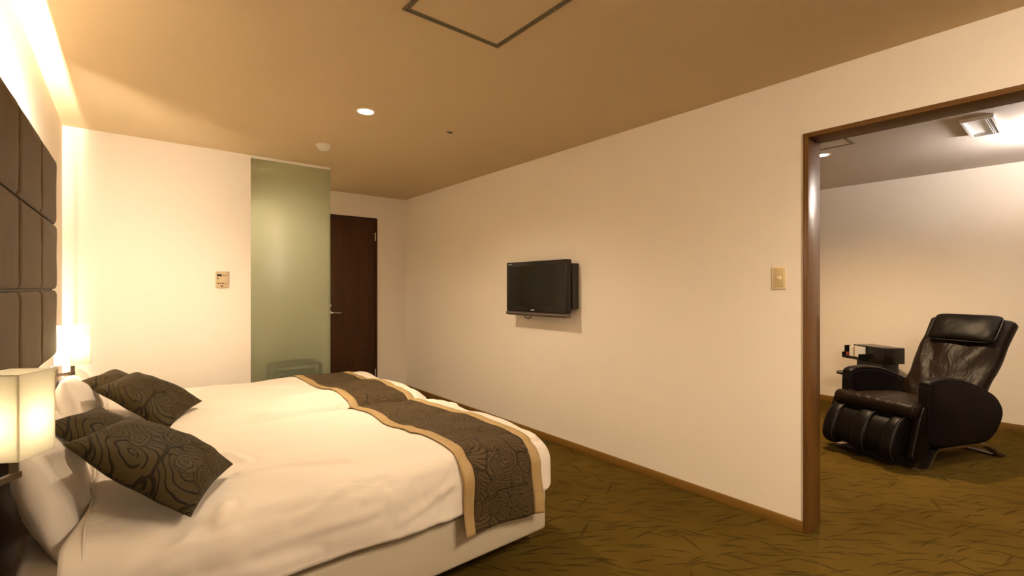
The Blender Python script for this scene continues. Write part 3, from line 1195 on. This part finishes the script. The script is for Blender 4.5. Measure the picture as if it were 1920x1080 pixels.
sd = tag(empty('smoke_detector', (1.199, 3.786, H)), 'round white smoke detector on the bedroom ceiling near the glass screen', 'smoke detector')
bm = bmesh.new()
lathe(bm, (0, 0, 0), [(.057, 0), (.057, -.010), (.054, -.013), (.047, -.014)], 40)
obj('base_plate', bm, M['white_plastic'], sd, True)
bm = bmesh.new()
lathe(bm, (0, 0, 0), [(.047, -.012), (.046, -.024), (.041, -.030), (.036, -.031), (.035, -.036), (.030, -.040), (0, -.041)], 40)
obj('sensor_dome', bm, M['white_plastic'], sd, True)


def hatch(x0, x1, y0, y1, label, dark=True):
    cx, cy = (x0 + x1) / 2, (y0 + y1) / 2
    t = tag(empty('ceiling_hatch', (cx, cy, H)), label, 'hatch', None)
    hx, hy = (x1 - x0) / 2, (y1 - y0) / 2
    for nm, a, b, z0, z1 in (('outer_frame', .0, .011, -.006, 0), ('inner_frame', .0135, .024, -.0045, 0)):
        bm = bmesh.new()
        X0, X1, Y0, Y1 = -hx + a, hx - a, -hy + a, hy - a
        wd = b - a
        bx(bm, (X0, Y0, z0), (X1, Y0 + wd, z1), .001)
        bx(bm, (X0, Y1 - wd, z0), (X1, Y1, z1), .001)
        bx(bm, (X0, Y0 + wd, z0), (X0 + wd, Y1 - wd, z1), .001)
        bx(bm, (X1 - wd, Y0 + wd, z0), (X1, Y1 - wd, z1), .001)
        obj(nm, bm, M['olive_metal'], t)
    box('panel', (-hx + .025, -hy + .025, -.003), (hx - .025, hy - .025, -.0002), M['ceiling'] if dark else M['ceiling2'], t)
    bm = bmesh.new()
    cyl(bm, (hx - .012, -.15 if dark else .12, -.0065), .007, .003, 14)
    obj('latch', bm, M['chrome'], t)
    return t


hatch(.855, 1.337, 1.257, 1.737, 'square metal-framed access hatch in the bedroom ceiling')
hatch(3.88, 4.345, 1.135, 1.60, 'square metal-framed access hatch in the lounge ceiling by the opening', False)

# lounge ceiling vent: a white box with a recessed grille
vt = tag(empty('ceiling_vent', (4.535, .462, H)), 'white rectangular air vent on the lounge ceiling', 'air vent')
bm = bmesh.new()
hx, hy, dz = .245, .080, -.024
for lo, hi in (((-hx, -hy, dz), (hx, -hy + .016, 0)), ((-hx, hy - .016, dz), (hx, hy, 0)), ((-hx, -hy + .016, dz), (-hx + .016, hy - .016, 0)), ((hx - .016, -hy + .016, dz), (hx, hy - .016, 0))):
    bx(bm, lo, hi, .002)
obj('vent_frame', bm, M['white_metal'], vt)
box('back_plate', (-hx + .017, -hy + .017, -.006), (hx - .017, hy - .017, -.001), M['white_metal'], vt)
for k in range(3):
    y = -hy + .022 + k * .009
    bm = bmesh.new()
    bx(bm, (-hx + .017, y, -.021), (hx - .017, y + .0025, -.008))
    bm.transform(Matrix.Translation((0, 0, 0)))
    obj('fin', bm, M['white_metal'], vt)

# unseen pendant bowl guessed to light the lounge, just past the right edge of the picture
cl = tag(empty('unseen_pendant_lamp', (4.98, -.06, H)), 'unseen pale glass bowl pendant guessed to throw light on the lounge ceiling', 'ceiling light')
bm = bmesh.new()
cyl(bm, (0, 0, -.01), .05, .02, 24)
cyl(bm, (0, 0, -.12), .006, .22, 10)
obj('stem', bm, M['white_metal'], cl)
bm = bmesh.new()
lathe(bm, (0, 0, -.26), [(0, 0), (.06, .003), (.12, .02), (.165, .05), (.18, .085), (.177, .085), (.16, .053), (.118, .024), (.06, .007), (0, .005)], 40)
obj('bowl', bm, M['shade'], cl, True)
bm = bmesh.new()
lathe(bm, (0, 0, -.245), [(0, 0), (.02, .01), (.028, .03), (.02, .05), (0, .055)], 20)
obj('bulb', bm, M['bulb'], cl, True)
lamp('bulb_light', 'POINT', (0, 0, -.175), P_COOL, COOL, cl, shadow_soft_size=.09)
wl = lamp('added_window_glow', 'AREA', (1.5, YB - .2, 1.5), P_ADDED_WIN, (.62, .68, 1.0), None, shape='RECTANGLE', size=1.5, size_y=1.1)  # cool light added outside the unseen window
wl.rotation_euler = (R(-90), 0, 0)

# ------------------------------------------------------------------ massage chair
mc = tag(empty('massage_chair', (4.33, .71, 0), math.atan2(-.361, .9326)), 'dark brown leather massage chair standing in the lounge', 'armchair')
# near and far side panels
ARM = [(.037, .596), (.09, .622), (.195, .628), (.30, .619), (.411, .600), (.58, .545), (.716, .487), (.811, .428), (.850, .35), (.822, .265), (.735, .175), (.635, .138),
       (.411, .140), (.218, .146), (.095, .160), (.045, .20), (.028, .32), (.025, .48)]
pts = [(p.x, p.y) for p in catmull([(a, z) for a, z in ARM], 4)]
for y0, y1 in ((-.005, .085), (.555, .645)):
    bm = bmesh.new()
    puffed(bm, pts, y0, y1, .028, 5)
    o = autosmooth(obj('side_panel', bm, M['arm_cloth'], mc), 60)
    # leather cap following the top of the panel
    top = catmull([(a, z) for a, z in ARM[0:8]], 5, False)
    bm = bmesh.new()
    secs = []
    for i, p in enumerate(top):
        d = (top[min(i + 1, len(top) - 1)] - top[max(i - 1, 0)]).normalized()
        nv = Vector((-d.y, 0, d.x))
        if nv.z < 0:
            nv = -nv
        taper = min(1, i / 4 + .35, (len(top) - 1 - i) / 5 + .25)
        secs.append(((p.x, (y0 + y1) / 2, p.y - .004), (0, .041 * (.8 + .2 * taper), 0), tuple(nv * .018 * taper)))
    loft(bm, secs, 24, 2.4)
    obj('arm_pad', bm, M['leather'], o, True)

# seat cushion with a rolled front
bm = bmesh.new()
secs = []
for i in range(13):
    y = .092 + (.548 - .092) * i / 12
    e = min(1, min(i, 12 - i) / 2)
    sc_ = .80 + .20 * math.sqrt(e)
    secs.append(((.235, y, .375), (.315 * sc_, 0, 0), (0, 0, .082 * sc_)))
loft(bm, secs, 48, 3.2)
for v in bm.verts:
    if v.co.z > .38:
        v.co.z += .012 * math.exp(-((v.co.x + .02) / .09) ** 2) + .008 * noise.noise(v.co * 14)
        v.co.z -= .045 * max(0, v.co.x - .1)
obj('seat', bm, M['leather_seat'], mc, True)
bm = bmesh.new()
secs = []
for i in range(25):
    f = i / 24
    y = .035 + .575 * f
    e = min(1, min(i, 24 - i) / 3 + .12)
    k = .75 + .25 * math.sqrt(e)
    wv = 1 + .05 * math.sin(i * 1.9) + .10 * noise.noise(Vector((i * .7, 0, 0)))
    secs.append(((-.020, y, .405), (.078 * k, 0, 0), (0, 0, .060 * k * wv)))
loft(bm, secs, 32, 2.5)
obj('seat_front_roll', bm, M['leather_seat'], mc, True)
bm = bmesh.new()
bx(bm, (.03, .10, .16), (.70, .54, .31), .03, 3)
autosmooth(obj('under_body', bm, M['matt_black'], mc))

# backrest
BF = catmull([(.49, .40), (.575, .52), (.675, .665), (.785, .82), (.900, .985), (.950, 1.055)], 6, False)
bm = bmesh.new()
rows_ = []
nb = 26
for i, p in enumerate(BF):
    s = i / (len(BF) - 1)
    d = (BF[min(i + 1, len(BF) - 1)] - BF[max(i - 1, 0)]).normalized()
    nx_, nz_ = d.y, -d.x      # pointing backwards/down
    hb_ = .285 * (1 - .10 * (1 - s)) 
    tp = 1.0
    if s > .9:
        tp = math.sqrt(max(0.02, 1 - ((s - .9) / .1) ** 2)) * .3 + .7
    if s < .08:
        tp = .8
    th2 = .062 * (1.0 if s < .92 else math.sqrt(max(.05, 1 - ((s - .92) / .08) ** 2)))
    c = Vector((p.x + nx_ * .062, .265 + .0 * s, p.y + nz_ * .062))
    rows_.append((c, (0, hb_ * tp, 0), (-nx_ * th2, 0, -nz_ * th2)))
loft(bm, rows_, 56, 3.4)
axis = Vector((BF[-1].x - BF[0].x, 0, BF[-1].y - BF[0].y)).normalized()
for v in bm.verts:
    u = v.co.y - .265
    s = (v.co - Vector((.5, 0, .44))).dot(axis)
    # folds fanning out from the lower middle
    ang = math.atan2(u, s + .12)
    rad = math.hypot(u, s + .12)
    fold = math.sin(ang * 17 + 2.0 * noise.noise(v.co * 5)) * .012 * min(1, rad * 2) * max(0, 1 - abs(s - .32) / .45)
    v.co.x -= fold + .004 * noise.noise(v.co * 11)
    v.co.z += fold * .5
obj('backrest', bm, M['leather_seat'], mc, True)
# head pillow
hp_c = Vector((.845, .245, .965))
bm = pillow_bm(.445, .245, .085, 26, .02, .004, 3.0, .33, 1.0, .05)
tl = math.atan2(BF[-1].y - BF[6].y, BF[-1].x - BF[6].x)
ex = Vector((0, -1, 0))
ey = Vector((math.cos(tl), 0, math.sin(tl)))
ez = ex.cross(ey).normalized()
m4 = Matrix((ex, ey, ez)).transposed().to_4x4()
m4.translation = hp_c
bm.transform(m4)
hp = obj('head_pillow', bm, M['leather'], mc, True)
bm = bmesh.new()
rim = []
for k in range(64):
    a = 2 * PI * k / 64
    ct, st = math.cos(a), math.sin(a)
    x = math.copysign(abs(ct) ** (2 / 7), ct) * .2235
    y = math.copysign(abs(st) ** (2 / 7), st) * .1235
    rim.append(m4 @ Vector((x, y, 0)))
tube(bm, rim, .004, 8, True)
obj('piping', bm, M['matt_black'], hp, True)

# calf rest: three padded ridges in a shell, hanging from the seat front
cr_c = Vector((-.10, 0, .215))
FOOT = [(.02, .345), (-.055, .365), (-.125, .345), (-.185, .285), (-.225, .20), (-.235, .12), (-.20, .065), (-.13, .055), (-.05, .09), (.02, .16), (.05, .28)]
fp = [(p.x, p.y) for p in catmull(FOOT, 4)]
shrunk = [(-.09 + (x + .09) * .80, .22 + (z - .22) * .84) for x, z in fp]
bm = bmesh.new()
puffed(bm, shrunk, .09, .60, .03, 4)
cr = autosmooth(obj('calf_rest', bm, M['leather'], mc), 60)
for y0, y1 in ((.075, .185), (.275, .405), (.505, .62)):
    bm = bmesh.new()
    puffed(bm, fp, y0, y1, .045, 6)
    r_ = autosmooth(obj('calf_pad', bm, M['leather'], cr), 70)
    bm = bmesh.new()
    tube(bm, [(x - .001, y0 + .014, z + .001) for x, z in [(p.x, p.y) for p in catmull(FOOT[0:7], 4, False)]], .0028, 6)
    obj('piping', bm, M['piping'], r_, True)
# outer cheek on the near side
CHEEK = [(.0, .44), (.055, .42), (.075, .30), (.04, .16), (-.03, .075), (-.10, .06), (-.125, .10), (-.09, .22), (-.045, .36)]
ck = [(p.x, p.y) for p in catmull(CHEEK, 4)]
for y0, y1 in ((.015, .070), (.625, .665)):
    bm = bmesh.new()
    puffed(bm, ck, y0, y1, .018, 4)
    r_ = autosmooth(obj('cheek', bm, M['leather'], cr), 60)
    bm = bmesh.new()
    tube(bm, [(x, y0 + .006, z) for x, z in [(p.x, p.y) for p in catmull([CHEEK[0], CHEEK[8], CHEEK[7], CHEEK[6]], 4, False)]], .003, 6)
    obj('piping', bm, M['piping'], r_, True)

# metal base: two bridge-shaped runners and two floor bars
for y in (.035, .605):
    bm = bmesh.new()
    ribbon(bm, [(-.055, y, .010), (.010, y, .008), (.035, y, .022), (.105, y, .112), (.135, y, .134), (.30, y, .135), (.60, y, .128), (.70, y, .105), (.80, y, .045), (.885, y, .012)], (0, .055, 0), .018)
    autosmooth(obj('base_runner', bm, M['steel'], mc))
for x in (-.02, .86):
    bm = bmesh.new()
    bx(bm, (x - .03, .062, .002), (x + .03, .578, .012), .003)
    obj('floor_bar', bm, M['matt_black'], mc)

# ------------------------------------------------------------------ black side unit behind the chair
su_ang = math.atan2(-.835, -.55)
su = tag(empty('side_cabinet', (5.845, 1.335, 0), su_ang), 'black side unit standing against the lounge wall behind the massage chair', 'side unit')
# local x = along the long front (towards the room), local y = towards the right side
ca_, sa_ = math.cos(su_ang), math.sin(su_ang)
box('top_box', (-.18, -.11, .545), (.18, .11, .70), M['black_plastic'], su, .004)
box('column', (-.15, -.10, .03), (.15, .075, .545), M['matt_black'], su, .004)
box('plinth', (-.17, -.10, 0), (.17, .10, .03), M['matt_black'], su, .004)
for z in (.32, .50):
    bm = bmesh.new()
    cyl(bm, (.10, .082, z), .006, .014, 10, 'Y')
    obj('knob', bm, M['chrome'], su)
bm = bmesh.new()
cyl(bm, (-.14, -.20, .41), .105, .022, 36)
bx(bm, (-.16, -.19, .395), (-.08, -.095, .405))
autosmooth(obj('round_tray', bm, M['black_plastic'], su))
# wire pocket on the front
bm = bmesh.new()
bx(bm, (-.215, -.205, .565), (-.015, -.199, .590), .001)
bx(bm, (-.215, -.199, .560), (-.015, -.112, .565), .001)
bx(bm, (-.220, -.205, .560), (-.215, -.112, .62), .001)
bx(bm, (-.015, -.205, .560), (-.010, -.112, .62), .001)
pocket = obj('magazine_pocket', bm, M['black_plastic'], su)
rot_su = Matrix.Translation(su.location) @ Matrix.Rotation(su_ang, 4, 'Z')
mags = [(-.122, 'paper_white', 'white booklet standing leftmost in the black magazine pocket'), (-.099, 'paper_white', 'white booklet, second from left in the black magazine pocket'),
        (-.076, 'paper_tan', 'tan booklet standing among the white ones in the magazine pocket'), (-.053, 'paper_white', 'white booklet, second from right in the black magazine pocket'),
        (-.030, 'paper_white', 'white booklet standing rightmost in the black magazine pocket')]
for k, (x, mt, lab) in enumerate(mags):
    bm = bmesh.new()
    bx(bm, (-.010, -.040, 0), (.010, .038, .125 - .004 * (k % 2)), .001)
    o = obj('booklet', bm, M[mt], None)
    o.matrix_world = rot_su @ Matrix.Translation((x, -.158, .5655))
    tag(o, lab, 'booklet', 'booklets in the magazine pocket')
for x, mt, hh, lab in ((-.141, 'matt_black', .12, 'thin black folder at the left end of the white booklets'), (-.172, 'red_plastic', .055, 'small red case in the left of the magazine pocket'),
                       (-.203, 'black_plastic', .125, 'slim dark remote control standing at the outer end of the pocket')):
    bm = bmesh.new()
    wv = .006 if hh > .06 else .014
    bx(bm, (-wv, -.03, 0), (wv, .03, hh), .002)
    o = obj('folder' if wv == .006 and mt == 'matt_black' else ('case' if mt == 'red_plastic' else 'remote_control'), bm, M[mt], None)
    o.matrix_world = rot_su @ Matrix.Translation((x, -.158, .5655))
    tag(o, lab, 'remote' if mt == 'black_plastic' else ('folder' if mt == 'matt_black' else 'case'))
